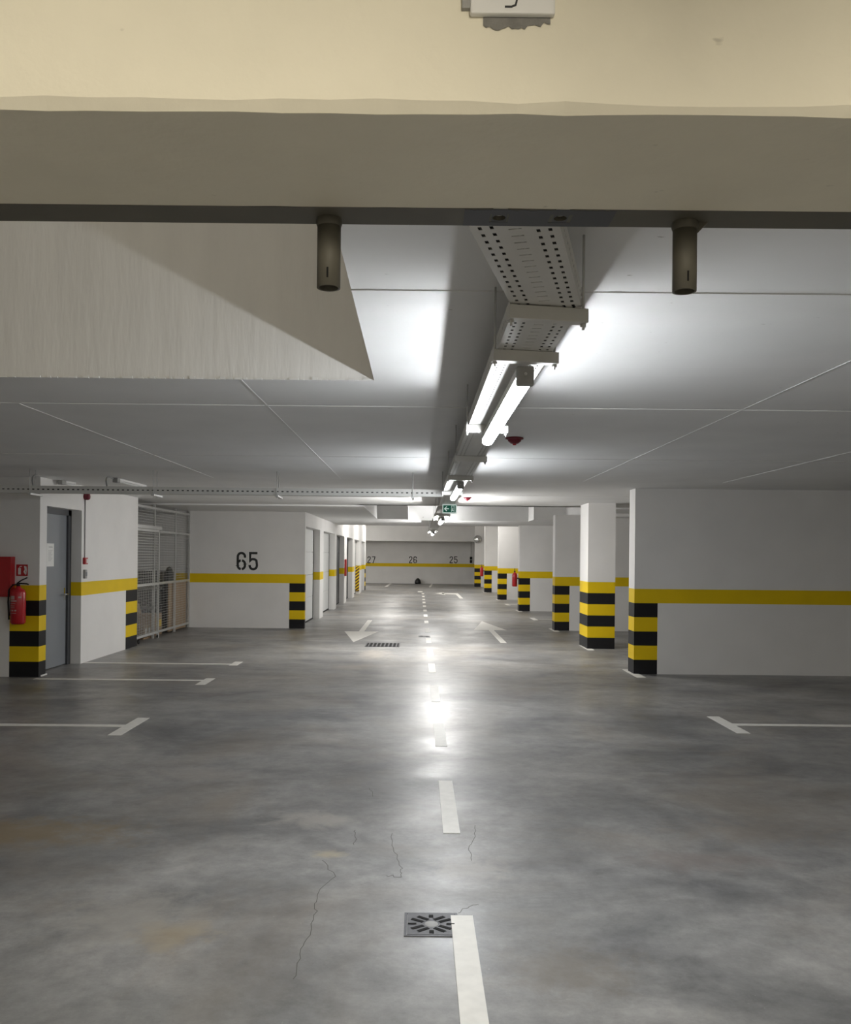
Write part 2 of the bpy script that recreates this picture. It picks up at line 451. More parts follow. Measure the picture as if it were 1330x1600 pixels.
# wall with number 65, running on behind the cage
def p_65(cx, cy, cz):
    if cx > -2.86: return stripe(cz)
    return 1 if 1.0 < cz < 1.2 else 0
o = MB().grid_box([XW, -2.86, X_COR], [Y_65, Y_65 + .15], BANDS + [ZC], p_65).build('wall_left', [M_WALL, M_YEL, M_BLK])
struct(o, 'white cross wall with yellow band and striped corner bearing the number 65', 'wall')
# garage row
niches = [(19.05, 21.76), (22.57, 25.6), (26.2, 28.9), (29.9, 32.5), (33.5, 36.4), (37.7, 39.9)]
Y_END = 40.7
def p_row(cx, cy, cz):
    if cy > 39.9 and cz < 1.0: return stripe(cz)
    return 1 if 1.0 < cz < 1.2 else 0
m = MB(); y = Y_65 + .15
for a, b in niches + [(Y_END, Y_END)]:
    if a - y > .02:
        m.grid_box([X_COR - .4, X_COR], [y, a], BANDS + [2.27], p_row)
    y = b
m.box(X_COR - .4, X_COR, Y_65 + .15, Y_END, 2.27, ZD)
struct(m.build('wall_left', [M_WALL, M_YEL, M_BLK]), 'white wall of the garage row with recessed doors and yellow band', 'wall')
door_txt = ['white sectional garage door, nearest in the row past number 65', 'white sectional garage door, second in the row past number 65',
            'dark garage door, third in the row before the red strip', 'dark garage door, fourth in the row just past the red strip',
            'white garage door beside the diagonal striped board', 'grey garage door, last in the row']
for i, (a, b) in enumerate(niches):
    mm = (M_GDOOR, M_GDOOR, M_DDOOR, M_DDOOR, M_GDOOR, M_DOOR)[i]
    d = MB()
    for k in range(4):
        d.box(X_COR - .22, X_COR - .17, a, b - .06, .04 + k * .556, .04 + k * .556 + .55)
    d.box(X_COR - .24, X_COR - .20, a, b, 0.0, 2.27)
    do = struct(d.build('door_%d' % (i + 2), mm, bevel=.004), door_txt[i], 'door')
    e = MB().box(X_COR - .20, X_COR - .165, b - .06, b - .005, 0, 2.26)
    e.box(X_COR - .20, X_COR - .172, a, b - .06, 0, .045)
    e.build('door_seal', M_RUB, do)
# grey steel door
d = MB().box(X_LEFT - .22, X_LEFT - .18, DY0, DY1 - .10, .015, DZ - .08)
door = struct(d.build('door_1', M_DOOR), 'grey steel door with a sheet of paper, in the left wall', 'door')
fr = MB().box(X_LEFT - .22, X_LEFT - .15, DY1 - .10, DY1, 0, DZ).box(X_LEFT - .22, X_LEFT - .15, DY0, DY1, DZ - .08, DZ)
fr.build('door_frame', M_FRAME, door)
h = MB().tube([(X_LEFT - .18, DY1 - .17, 1.03), (X_LEFT - .12, DY1 - .17, 1.03), (X_LEFT - .12, DY1 - .30, 1.03)], .011)
h.box(X_LEFT - .185, X_LEFT - .172, DY1 - .19, DY1 - .15, .94, 1.12)
h.build('door_handle', M_CHROME, door)
struct(MB().box(X_LEFT - .16, X_LEFT + .012, Y_BLK + .06, DY0 + .02, 0, .018).build('trim_1', M_WALL), 'low white plaster kerb at the foot of the striped corner', 'trim')

# beam right in front of the camera, with a steel plate along its rear edge
BY0, BY1, BZ = 1.278, 1.638, 2.30
b = MB()
n = 90
xs = [-3.2 + 6.4 * k / n for k in range(n + 1)]
rag = [rnd.uniform(-.004, .005) for _ in xs]
rag2 = [rnd.uniform(-.003, .003) for _ in xs]
for k in range(n):
    x0, x1 = xs[k], xs[k + 1]; a0, a1 = rag[k], rag[k + 1]; r0, r1 = rag2[k], rag2[k + 1]
    b.face([(x0, BY0, BZ + .012 + a0), (x1, BY0, BZ + .012 + a1), (x1, BY0, 2.75), (x0, BY0, 2.75)])
    b.face([(x0, BY0 + .010 + a0, BZ), (x1, BY0 + .010 + a1, BZ), (x1, BY0, BZ + .012 + a1), (x0, BY0, BZ + .012 + a0)], 0)
    b.face([(x0, BY0 + .010 + a0, BZ), (x0, BY1 + r0, BZ), (x1, BY1 + r1, BZ), (x1, BY0 + .010 + a1, BZ)])
    b.face([(x0, BY1 + r0, BZ), (x0, BY1 + r0, BZ + .02), (x1, BY1 + r1, BZ + .02), (x1, BY1 + r1, BZ)])
b.box(-3.2, 3.2, BY0 + .03, 1.72, BZ + .015, 2.75)
beam = struct(b.build('ceiling_beam', M_BEAM), 'cream painted concrete beam crossing the top of the view', 'beam')
# bare patch with ragged lower edge
px = [755 + k * 5 for k in range(22)]
low = [46 + rnd.uniform(-5, 3) - max(0, k - 12) * .9 for k in range(22)]
pts = [onY(a, l, BY0) for a, l in zip(px, low)]
tp = [onY(a, 12, BY0) for a in px]
pm = MB()
for k in range(21):
    pm.face([(pts[k][0], BY0 - .0015, pts[k][1]), (pts[k + 1][0], BY0 - .0015, pts[k + 1][1]), (tp[k + 1][0], BY0 - .0015, tp[k + 1][1]), (tp[k][0], BY0 - .0015, tp[k][1])])
pm.build('bare_patch', M_BARE, beam)['label'] = 'bare grey concrete patch'

# ------------------------------------------------------------------ things at the beam
pl = thing('steel_plate', 'long dark steel plate along the rear edge of the cream beam', 'steel plate', (0, 1.68, BZ))
m = MB()
holes = [(onZ(780, 340, BZ)[0], .015), (onZ(876, 340, BZ)[0], .015)]
z0, z1 = -.001, .008
cuts = [-3.2] + sorted([h[0] - h[1] for h in holes] + [h[0] + h[1] for h in holes]) + [3.2]
y0, y1 = -.043, .04
for k in range(len(cuts) - 1):
    if k % 2 == 0: m.box(cuts[k], cuts[k + 1], y0, y1, z0, z1)
for hx, r in holes:       # square cells with a round hole
    K = 24
    for k in range(K):
        a0, a1 = 2 * math.pi * k / K, 2 * math.pi * (k + 1) / K
        def rim(a):
            cx, cy = math.cos(a), math.sin(a); q = max(abs(cx), abs(cy)); return (hx + r * cx / q, (y1 if cy > 0 else -y0) * cy / q)
        i0, i1 = (hx + .85 * r * math.cos(a0), .85 * r * math.sin(a0)), (hx + .85 * r * math.cos(a1), .85 * r * math.sin(a1))
        o0, o1 = rim(a0), rim(a1)
        m.face([(*i0, z0), (*i1, z0), (*o1, z0), (*o0, z0)], 1)
        m.face([(*i0, z0), (*i0, z1), (*i1, z1), (*i1, z0)])
m.build('plate', [M_STEEL, M_PRIMER], pl)
m = MB(); K = 40
xa, xb = onZ(725, 338, BZ)[0], onZ(958, 340, BZ)[0]
for k in range(K):
    xx0, xx1 = xa + (xb - xa) * k / K, xa + (xb - xa) * (k + 1) / K
    if any(xx1 > h[0] - h[1] and xx0 < h[0] + h[1] for h in holes):
        m.box(xx0, xx1, y0 + .002, -.020, z0 - .0006, z0); m.box(xx0, xx1, .020, y1 - .001, z0 - .0006, z0); continue
    m.box(xx0, xx1, y0 + .002 + abs(rnd.gauss(0, .002)), y1 - .001, z0 - .0006, z0)
m.build('primer_patch', M_PRIMER, pl)['label'] = 'blue-grey primed patch around the two holes'
def peg(x, label, gusset):
    t = thing('steel_tube', label, 'tube', (x, 1.695, BZ - .001), 'steel tubes under the beam')
    r, Lh = .0235, .137
    m = MB().lathe([(r * .82, -Lh), (r, -Lh), (r, 0), (r * .82, 0)], 28).lathe([(r * .82, 0), (r * .82, -Lh)], 28, 0)
    m.build('pipe', M_STEEL, t)
    w = MB().lathe([(r, -.016), (r * 1.12, -.008), (r * 1.05, 0)], 28)
    if gusset:
        w.face([(r * .5, -.004, 0), (r * 1.9, -.004, 0), (r, -.004, -.022)]); w.face([(r * .5, .004, 0), (r, .004, -.022), (r * 1.9, .004, 0)])
        w.face([(r * 1.9, -.004, 0), (r * 1.9, .004, 0), (r, .004, -.022), (r, -.004, -.022)])
    w.build('weld', M_STEEL, t)
    s = MB().box(-.0018, .0018, -r - .0006, -r + .004, -Lh + .014, -Lh + .034)
    s.build('slit', M_DARK, t)
peg(onY(514, 400, 1.695)[0], 'dark steel tube hanging under the beam in front of the ceiling shaft', False)
peg(onY(1070, 400, 1.695)[0], 'dark steel tube hanging under the beam right of the cable tray', True)

# box fixed to the front of the beam, cut by the top of the view
xa, zb = onY(735, 20, 1.266); xb, _ = onY(868, 20, 1.266)
w = thing('wall_box', 'white box fixed to the cream beam at the very top', 'box', ((xa + xb) / 2, BY0, zb))
hw = (xb - xa) / 2
MB().box(-hw, hw, -.012, 0, 0, .12).build('housing', M_WHITE, w, bevel=.003)
MB().box(-hw - .012, -hw, -.008, 0, .010, .03).build('clip', M_GREYP, w)
m = MB(); m.stroke([(-.012, .0095), (-.002, .0095), (.004, .012), (.006, .020), (.006, .045)], .0028, lambda x, y, d: (x, -.012 - d, y), thick=.0008)
m.build('lettering', M_NUM, w)

# ------------------------------------------------------------------ main cable tray, hangers, lamps
TW, TH = 0.20, 0.06
def tray_mesh(L, pitch=.043):
    """perforated channel along +y, bottom at z=0, centred in x: returns bottom and a side"""
    bx = [-.1, -.082, -.073, -.055, -.046, -.015, .015, .046, .055, .073, .082, .1]
    by = [0, .018, .027, .031, pitch]
    B = MB(); nC = int(L / pitch)
    for k in range(nC + 1):
        o = k * pitch
        ys = [min(L, o + t) for t in by]
        for j in range(4):
            if ys[j + 1] - ys[j] < 1e-5: continue
            for i in range(11):
                if j == 0 and i in (1, 3, 7, 9): continue
                if j == 2 and i == 5: continue
                B.face([(bx[i], ys[j], 0), (bx[i], ys[j + 1], 0), (bx[i + 1], ys[j + 1], 0), (bx[i + 1], ys[j], 0)])
    S = MB(); bz = [0, .026, .033, TH]
    for k in range(nC + 1):
        o = k * pitch
        ys = [min(L, o + t) for t in (0, .018, pitch)]
        for j in range(2):
            if ys[j + 1] - ys[j] < 1e-5: continue
            for i in range(3):
                if j == 0 and i == 1: continue
                S.face([(0, ys[j], bz[i]), (0, ys[j + 1], bz[i]), (0, ys[j + 1], bz[i + 1]), (0, ys[j], bz[i + 1])])
    return B, S
def solid(o, t=.0012):
    md = o.modifiers.new('thickness', 'SOLIDIFY'); md.thickness = t; md.offset = 0
def tray(p0, p1, label, pitch=.043):
    p0, p1 = Vector(p0), Vector(p1); d = p1 - p0; L = d.length
    t = thing('cable_tray', label, 'cable tray', p0)
    t.rotation_euler = (math.asin(d.z / L), 0, math.atan2(-d.x, d.y))
    B, S = tray_mesh(L, pitch)
    solid(B.build('tray_bottom', M_TRAY, t))
    for sx in (-1, 1):
        o = S.build('tray_side', M_TRAY, t, (sx * TW / 2, 0, 0)); solid(o)
        if sx < 0: pass
    return t
TX = 0.378
ZT = 2.378
tray((.160, 1.745, ZT), (TX, 2.55, ZT), 'perforated steel cable tray, angled near piece coming out of the beam')
tray((TX, 2.53, ZT - .002), (TX, 10.3, ZT - .002), 'long perforated steel cable tray running down the aisle above the first two lamps')
tray((TX, 10.3, ZT - .003), (TX, 12.3, 2.315), 'short cable tray piece dipping above the green exit sign', .08)
tray((TX, 12.3, 2.315), (TX, 24.1, 2.325), 'cable tray piece past the green exit sign, above the farthest lamps', .08)
for k, (dx, r) in enumerate(((-.078, .014), (-.049, .013), (-.018, .014), (.016, .013), (.048, .014), (.078, .013))):
    m = MB().tube([(.16 + dx, 1.75, ZT + .016), (TX + dx, 2.55, ZT + .016), (TX + dx, 10.3, ZT + .016), (TX + dx, 12.3, 2.335), (TX + dx, 24.0, 2.343)], r)
    tag(m.build('power_cable', M_CABLE), 'grey cable lying in the aisle cable tray, glimpsed through the slots', 'cable', 'cables in the tray')

def hanger_proto():
    t = thing('trapeze_hanger', '', 'tray hanger', (0, 0, 0), 'strut hangers of the aisle cable tray')
    hw = .1225
    m = MB().box(-hw, hw, -.02, .02, -.041, 0)
    m.build('strut', M_TRAY, t, bevel=.002)
    for sx in (-1, 1):
        m = MB().tube([(sx * .112, 0, -.060), (sx * .112, 0, .232)], .004, 8)
        m.lathe([(.0, -.051), (.009, -.051), (.009, -.042), (0, -.042)], 6, 0, Matrix.Translation((sx * .112, 0, 0)), False)
        m.build('rod', M_GALV, t)
    return t
def tray_z(y):
    if y < 10.3: return ZT - .003
    if y < 12.3: return ZT - .003 + (y - 10.3) / 2 * (2.315 - ZT + .003)
    return 2.315 + (y - 12.3) / 10.5 * .01
hp = hanger_proto()
hang = [(2.54, 'strut hanger where the cable tray bends, nearest the beam'),
        (3.08, 'strut hanger at the near end of the first lamp'),
        (4.82, 'strut hanger across the far end of the first lamp'),
        (6.3, 'plain strut hanger between the first lamp and the second'),
        (7.85, 'strut hanger at the near end of the second lamp'),
        (9.75, 'strut hanger across the far end of the second lamp'),
        (11.9, 'strut hanger just behind the green exit sign'),
        (13.55, 'strut hanger at the near end of the third lamp'),
        (15.2, 'strut hanger at the far end of the third lamp'),
        (22.1, 'strut hanger at the near end of the farthest lamp'),
        (23.75, 'strut hanger at the far end of the farthest lamp')]
for i, (y, lab) in enumerate(hang):
    o = hp if i == 0 else copy_tree(hp)
    o['label'] = lab
    o.location = (TX, y, tray_z(y) - .001)
    if i == 0: o.rotation_euler = (0, 0, math.radians(10))

def lamp_proto(lit, L, label):
    t = thing('batten_lamp', label, 'lamp', (0, 0, 0))
    m = MB().box(-.0295, .0295, .0, L, -.036, 0)
    m.build('housing', M_WHITE, t, bevel=.003)
    # diffuser: rounded trough under the housing
    d = MB(); K = 10; prof = []
    for k in range(K + 1):
        a = math.pi * k / K
        prof.append((.029 * math.cos(a), -.034 - .033 * (math.sin(a) ** 0.4)))
    for k in range(K):
        (xa, za), (xb, zb) = prof[k], prof[k + 1]
        d.face([(xa, .028, za), (xb, .028, zb), (xb, L - .02, zb), (xa, L - .02, za)], 0, True)
    d.face([(p[0], L - .02, p[1]) for p in prof], 0)
    d.build('diffuser', lit, t)
    for y0, y1 in ((0, .03), (L - .022, L - .018)):
        if y0 > 0: continue
        e = MB().box(-.0315, .0315, y0 - .004, y1, -.070, .001)
        cap = e.build('end_cap', M_GREYP, t, bevel=.006)
        sc = MB().lathe([(0, 0), (.006, 0), (.006, .003), (0, .003)], 12, 0, Matrix.Translation((0, -.007, -.03)) @ Matrix.Rotation(math.pi / 2, 4, 'X'))
        sc.build('screw', M_GALV, cap)
    return t
lp = lamp_proto(M_LIT, 1.72, 'lit tube lamp under the cable tray, nearest and longest in view')
lamps = [(3.10, None), (7.88, 'lit tube lamp under the cable tray, second from the beam'),
         (13.6, 'lit tube lamp under the cable tray just below the green exit sign'),
         (22.15, 'lit tube lamp under the cable tray, farthest and smallest')]
for i, (y, lab) in enumerate(lamps):
    o = lp if i == 0 else copy_tree(lp)
    if lab: o['label'] = lab
    o['group'] = 'lit tube lamps along the aisle'
    if i >= 2:
        for ch in o.children:
            if ch.name.startswith('diffuser'):
                ch.data = ch.data.copy(); ch.data.materials[0] = M_LITT if i == 2 else M_LITM
    o.location = (TX + .005, y, tray_z(y) - .049)
# lamps that light the rest of the garage
fl = lamp_proto(M_LITF, 1.72, 'unseen lit tube lamp under the high ceiling at the far end')
for i, (x, y) in enumerate(((-1.2, 28.6), (2.1, 30.2), (-1.2, 33.6), (2.1, 35.2), (-1.2, 38.6), (2.1, 40.6), (-4.4, 41.6), (-4.4, 44.4), (-6.4, 43.0))):
    o = fl if i == 0 else copy_tree(fl)
    o['group'] = 'lamps of the high bay'
    o.location = (x, y, ZD if x > -3 else 2.62)
    if x < -3:                                   # side bay lamps, added out of view to brighten the far wall, hang on rods
        for ry in (.2, 1.5):
            MB().tube([(0, ry, 0), (0, ry, ZD - 2.62)], .004).build('rod', M_GALV, o)
sl = lamp_proto(M_SHAFT_FILL, 1.72, 'unseen warm fill lamp added high inside the open ceiling shaft')  # added lamp, out of view, lifts the shaded part of the shaft wall
sl.location = (-1.2, 2.1, SHZ); sl.rotation_euler = (0, 0, math.radians(90))
rl = lamp_proto(M_LITR, 1.72, 'lit tube lamp tucked up inside the ceiling recess')
rl.location = (1.2, 22.2, RZ - .01); rl.rotation_euler = (0, 0, math.radians(90))
wl = lamp_proto(M_LITW, 1.72, 'warm tube lamp on the ceiling behind the camera')
for i, (x, y, rz) in enumerate(((.4, -1.7, 0), (.4, -5.6, 0))):
    o = wl if i == 0 else copy_tree(wl)
    o['group'] = 'warm lamps behind the camera'
    o.location = (x, y, ZA); o.rotation_euler = (0, 0, math.radians(rz))

# ------------------------------------------------------------------ branch tray to the left
BYT = 9.9
bt = thing('cable_tray', 'thin perforated cable tray branching left across the aisle', 'cable tray', (.28, BYT, 2.325))
m = MB(); L = 9.2; p = .058
for k in range(int(L / p)):
    o = -k * p
    for a, bb, zs in ((o - .026, o, (0, .034, .047, .082)), (o - p, o - .026, (0, .082))):
        for j in range(len(zs) - 1):
            if len(zs) == 4 and j == 1: continue
            m.face([(a, 0, zs[j]), (bb, 0, zs[j]), (bb, 0, zs[j + 1]), (a, 0, zs[j + 1])])
solid(m.build('tray_side', M_TRAY, bt))
m2 = MB().box(-L, 0, .0, .12, -.002, 0).box(-L, 0, .119, .121, 0, .08)
m2.build('tray_bottom', M_TRAY, bt)
tag(MB().tube([(.2, BYT + .022, 2.366), (-8.8, BYT + .022, 2.366)], .019).build('power_cable', M_CABLE), 'grey cable lying in the thin tray branching left', 'cable')
bh = thing('tray_hanger', '', 'tray hanger', (0, 0, 0), 'hangers of the branch tray')
MB().box(-.018, .018, -.03, .30, -.022, 0).build('strut', M_GALV, bh, bevel=.002)
MB().tube([(0, -.012, -.035), (0, -.012, .277)], .004).build('rod', M_GALV, bh)
MB().tube([(0, .135, -.035), (0, .135, .277)], .004).build('rod', M_GALV, bh)
for i, (px_, lab) in enumerate(((645, 'hanger of the branch tray closest to the aisle lamps'), (433, 'hanger of the branch tray above the left edge of number 65'),
                               (240, 'hanger of the branch tray above the wire cage'), (47, 'hanger of the branch tray above the striped corner'))):
    o = bh if i == 0 else copy_tree(bh)
    o['label'] = lab
    o.location = (onY(px_, 760, BYT)[0], BYT, 2.322)
# unlit lamps on the ceiling past the branch tray
def ceiling_lamp(p0, p1, label):
    (x0, y0), (x1, y1) = p0, p1
    L = math.hypot(x1 - x0, y1 - y0)
    t = thing('batten_lamp', label, 'lamp', (x0, y0, ZB), 'unlit ceiling lamps on the left', math.atan2(-(x1 - x0), y1 - y0))
    MB().box(-.03, .03, 0, L, -.03, 0).build('housing', M_WHITE, t, bevel=.004)
    MB().box(-.026, .026, .1, L - .03, -.055, -.03).build('diffuser', M_OFF, t, bevel=.01)
    MB().box(-.034, .034, -.005, .1, -.06, 0).build('end_cap', M_GREYP, t, bevel=.006)
    return t
zc = ZB - .03
ceiling_lamp(onZ(180, 750, zc), onZ(226, 761.5, zc), 'unlit thin tube lamp on the ceiling above the wire cage')
ceiling_lamp(onZ(94, 753.5, zc), onZ(116, 757, zc), 'unlit lamp on the ceiling above the grey door')
for (a, b_, lab) in (((168, 765), (180, 750), 'bent grey cable from the branch tray to the lamp above the cage'), ((52, 764), (64, 744), 'bent grey cable rising from the branch tray over the striped corner')):
    x0, z0 = onY(a[0], a[1], BYT + .06); x1, y1 = onZ(b_[0], b_[1], ZB - .012)
    pts = []
    for k in range(9):
        t = k / 8
        pts.append((x0 + (x1 - x0) * t ** 1.4, BYT + .06 + (y1 - BYT - .06) * t ** 1.8, z0 + (ZB - .012 - z0) * math.sin(t * math.pi / 2) ** .8))
    tag(MB().tube(pts, .009).build('conduit', M_GREYP), lab, 'conduit', 'bent conduits at the branch tray')

# ------------------------------------------------------------------ exit sign, detectors, mirror
xs_, zs_ = onY(702.5, 795, 11.3)
e = thing('exit_sign', 'green and white exit sign with arrow hanging under the cable tray', 'sign', (xs_, 11.3, zs_))
MB().box(-.094, .094, 0, .03, -.062, .062).build('housing', M_GLOW, e, bevel=.004)
MB().box(-.082, .082, -.003, 0, -.046, .046).build('panel', M_GREEN, e)
g = MB(); T = lambda x, y, d: (x, -.0035 - d, y)
g.stroke([(-.008, 0), (-.062, 0)], .013, T, thick=.001)
g.stroke([(-.036, .030), (-.064, 0), (-.036, -.030)], .013, T, thick=.001)
for ln in ([(.026, -.04), (.026, .04)], [(.026, .036), (.062, .036)], [(.062, .04), (.062, -.04)]): g.stroke(ln, .006, T, thick=.001)
g.stroke([(.044, .015), (.040, -.008), (.050, -.03)], .010, T, thick=.001)
g.stroke([(.040, -.008), (.032, -.03)], .007, T, thick=.001)
g.build('arrow_symbol', M_GLOW, e)
for sx in (-.07, .07):
    MB().tube([(sx, .015, .062), (sx, .015, .105)], .003).build('rod', M_GALV, e)
def detector(px_, py_, z, lab):
    x, y = onZ(px_, py_, z)
    t = thing('smoke_detector', lab, 'smoke detector', (x, y, z), 'dark red ceiling detectors')
    MB().lathe([(0, 0), (.074, 0), (.074, -.012), (.06, -.016)], 24).build('base', M_DRED, t)
    MB().lathe([(.058, -.014), (.052, -.030), (.030, -.048), (.018, -.050)], 24).build('dome', M_DRED, t)
    MB().lathe([(.018, -.048), (.014, -.060), (0, -.061)], 16).build('lens', M_RED, t)
detector(804, 684, ZA, 'dark red detector on the ceiling beside the first lamp')
detector(730, 777, ZB, 'dark red detector on the ceiling near the green exit sign')
xm, zm = onY(747, 842.5, 45.7)
t = thing('convex_mirror', 'round convex traffic mirror high on the farthest striped wall end', 'mirror', (xm, 45.98, zm))
R = .20
MB().lathe([(R * math.sin(a), .12 * math.cos(a)) for a in [k * math.pi / 20 for k in range(11)]][::-1], 28, 0, Matrix.Translation((0, -.12, 0)) @ Matrix.Rotation(math.pi / 2, 4, 'X')).build('mirror_dome', M_CHROME, t)
MB().lathe([(R, -.02), (R + .012, -.01), (R + .012, .02), (R, .02), (0, .02)], 28, 0, Matrix.Translation((0, -.12, 0)) @ Matrix.Rotation(-math.pi / 2, 4, 'X')).build('rim', M_GREYP, t)
MB().box(-.02, .02, -.10, .018, -.02, .02).build('bracket', M_GALV, t)

# ------------------------------------------------------------------ painted numbers
def arc(cx, cy, rx, ry, a0, a1, n=10):
    return [(cx + rx * math.cos(math.radians(a0 + (a1 - a0) * k / n)), cy + ry * math.sin(math.radians(a0 + (a1 - a0) * k / n))) for k in range(n + 1)]
# digits in a 0.21 x 0.41 box, stroke 0.05
def digit(d, m, T, w=.05):
    r = .08
    if d == '6':
        m.stroke([(.185, .28)] + arc(.105, .300, r, .085, 0, 180) + [(.025, .11)] + arc(.105, .11, r, .085, 180, 262), w, T)
        m.stroke(arc(.105, .11, r, .085, -82, 0) + [(.185, .135)] + arc(.105, .135, r, .085, 0, 80), w, T)
        m.stroke(arc(.105, .135, r, .085, 100, 150), w, T)
    if d == '5':
        m.stroke([(.195, .385), (.035, .385), (.035, .215)] + arc(.10, .185, .085, .065, 120, 30, 5) + [(.185, .13)] + arc(.105, .11, r, .085, 0, -180) + [(.025, .12)], w, T)
    if d == '2':
        m.stroke([(.025, .29)] + arc(.105, .30, r, .085, 170, -20, 10) + [(.03, .06), (.03, .025), (.195, .025)], w, T)
    if d == '7':
        m.stroke([(.015, .385), (.185, .385), (.185, .33), (.07, 0)], w, T)
def number(txt, x, y, z, w, label):
    m = MB()
    for k, ch in enumerate(txt):
        digit(ch, m, lambda a, b2, d, k=k: (x + k * .265 + a, y - d, z + b2), w)
    tag(m.build('wall_number', M_NUM), label, 'number')
x65, z65 = onY(369.7, 891, Y_65)
number('65', x65, Y_65, z65, .052, 'black stencilled number 65 on the white wall above the yellow band')
for txt, px_, lab in (('27', 574, 'black bay number on the far wall next to the end of the garage row'), ('26', 639, 'black bay number on the far wall above the black bag'),
                      ('25', 702.5, 'black bay number on the far wall close to the black control box')):
    xx, zz = onY(px_, 880, YF)
    number(txt, xx, YF, zz, .05, lab)

# ------------------------------------------------------------------ floor paint
def mark(name, polys, label, cat, group=None, z=.003):
    m = MB()
    for p in polys: m.prism(p, .0002, z)
    return tag(m.build(name, M_LINE), label, cat, group)
def rect(x0, x1, y0, y1): return [(x0, y0), (x1, y0), (x1, y1), (x0, y1)]
dashes = [(2.0, 3.854), (5.01, 6.18), (7.30, 8.31), (9.52, 10.74), (11.92, 12.92), (14.0, 14.86), (15.96, 16.95), (18.23, 19.2), (20.67, 21.48),
          (22.9, 23.8), (25.1, 25.95), (27.3, 28.2), (29.5, 30.4), (31.6, 32.5), (33.9, 34.9), (36.5, 37.5)]
ordn = ['first', 'second', 'third', 'fourth', 'fifth', 'sixth', 'seventh', 'eighth', 'ninth', 'tenth', 'eleventh', 'twelfth', 'thirteenth', 'fourteenth', 'fifteenth', 'last']
for i, (a, b_) in enumerate(dashes):
    lab = 'white centre-line dash overlapping the square floor drain' if i == 0 else 'white centre-line dash, %s in the row counting from the near floor drain' % ordn[i]
    mark('lane_dash', [rect(.162, .262, a, b_)], lab, 'road marking', 'white centre-line dashes', .0062 if i == 0 else .003)
mark('lane_dash', [rect(-.02, .2, 38.6, 39.4)], 'short white cross line at the far end of the centre line', 'road marking')
mark('lane_arrow', [[(-1.265, 21.5), (-1.15, 21.5), (-1.15, 18.29), (-1.265, 18.29)], [(-1.574, 18.29), (-.843, 18.29), (-1.207, 16.0)]], 'white floor arrow pointing towards the camera, left of the centre line', 'arrow')
mark('lane_arrow', [[(1.575, 16.12), (1.69, 16.12), (1.69, 18.92), (1.575, 18.92)], [(1.245, 18.92), (1.98, 18.92), (1.618, 21.5)]], 'white floor arrow pointing away from the camera, right of the centre line', 'arrow')
mark('lane_arrow', [[(1.62, 33.0), (1.76, 33.0), (1.76, 37.7), (1.62, 36.5)], [(1.62, 36.5), (1.76, 37.7), (1.05, 37.9), (1.05, 36.9)], [(1.15, 38.6), (1.15, 36.0), (.74, 37.5)]], 'white floor arrow turning left near the far wall', 'arrow')
tn = ['left parking bay line ending in the largest T, nearest the camera', 'left parking bay line with T end running to the striped corner', 'left parking bay line with T end in front of the grey door wall']
for (cy, y0, y1, xl), lab in zip(((8.03, 7.61, 8.43, XW), (10.97, 10.6, 11.16, -4.93), (12.62, 12.47, 12.92, X_LEFT + .02)), tn):
    mark('parking_line', [rect(-2.765, -2.645, y0, y1), rect(xl, -2.765, cy - .05, cy + .05)], 'white ' + lab, 'parking line', 'T-ended parking lines on the left')
rt = [(8.385, True, 'nearest the camera'), (12.05, False, 'under the end of the nearest bay wall'), (15.4, True, 'at the foot of the square pillar'), (19.1, False, 'at the second bay wall'),
      (22.45, True, 'between the second and third bay walls'), (25.8, False, 'at the third bay wall under the extinguisher'), (29.1, True, 'between the third and fourth bay walls'), (32.5, False, 'at the fourth bay wall'),
      (39.2, False, 'at the fifth bay wall')]
for y, stem, lab in rt:
    P = [rect(3.0, 3.125, y - .42, y + .42)]
    if stem: P.append(rect(3.125 if y < 15 or y > 16 else 3.53, XE, y - .05, y + .05))
    mark('parking_line', P, 'white right-hand bay line with T end, ' + lab, 'parking line', 'T-ended parking lines on the right')
mark('parking_line', [[(-1.77, 44.8), (-1.62, 44.8), (-1.56, 50.4), (-1.71, 50.4)]], 'white bay line on the floor below number 27', 'parking line')
mark('parking_line', [[(.56, 44.9), (.67, 44.9), (.88, 50.4), (.77, 50.4)]], 'white bay line on the floor between numbers 26 and 25', 'parking line')

# ------------------------------------------------------------------ drains
def drain(x, y, label):
    t = thing('floor_drain', label, 'drain', (x, y, 0), 'square floor drains')
    h = .12
    f = MB()
    for q in ((-h, h, -h, -h + .012), (-h, h, h - .012, h), (-h, -h + .012, -h + .012, h - .012), (h - .012, h, -h + .012, h - .012)):
        f.box(*q, .0003, .0035)
    f.build('frame', M_IRON, t)
    g = MB().box(-h + .014, h - .014, -h + .014, h - .014, .0003, .0042)
    g.build('grate', M_IRON, t)
    s = MB(); T = lambda a, b2, d: (a, b2, .0043 + d)
    S = .235
    for sx in (-1, 1):
        s.stroke([(sx * .438 * S, 0), (sx * .283 * S, 0)], .010, T, thick=.0024)
        for sy in (-1, 1):
            s.stroke([(sx * .37 * S, sy * .215 * S), (sx * .15 * S, sy * .075 * S)], .019, T, thick=.0012)
            s.stroke([(sx * .25 * S, sy * .325 * S), (sx * .055 * S, sy * .175 * S)], .019, T, thick=.0012)
    for yy in (-.34 * S, .34 * S): s.box(-.010, .010, yy - .014, yy + .014, .0042, .0055)
    s.build('slots', M_DARK, t)
    MB().lathe([(.030, .0043), (.027, .0058), (0, .0058)], 20).build('hub', M_GREYP, t)
drain(.073, 3.765, 'square cast iron floor drain by the nearest dash')
drain(.135, 17.28, 'small square floor drain on the centre line between the two big arrows')
t = thing('drain_grate', 'rectangular slotted drain grate below the arrow pointing to the camera', 'drain', (-.635, 15.54, 0))
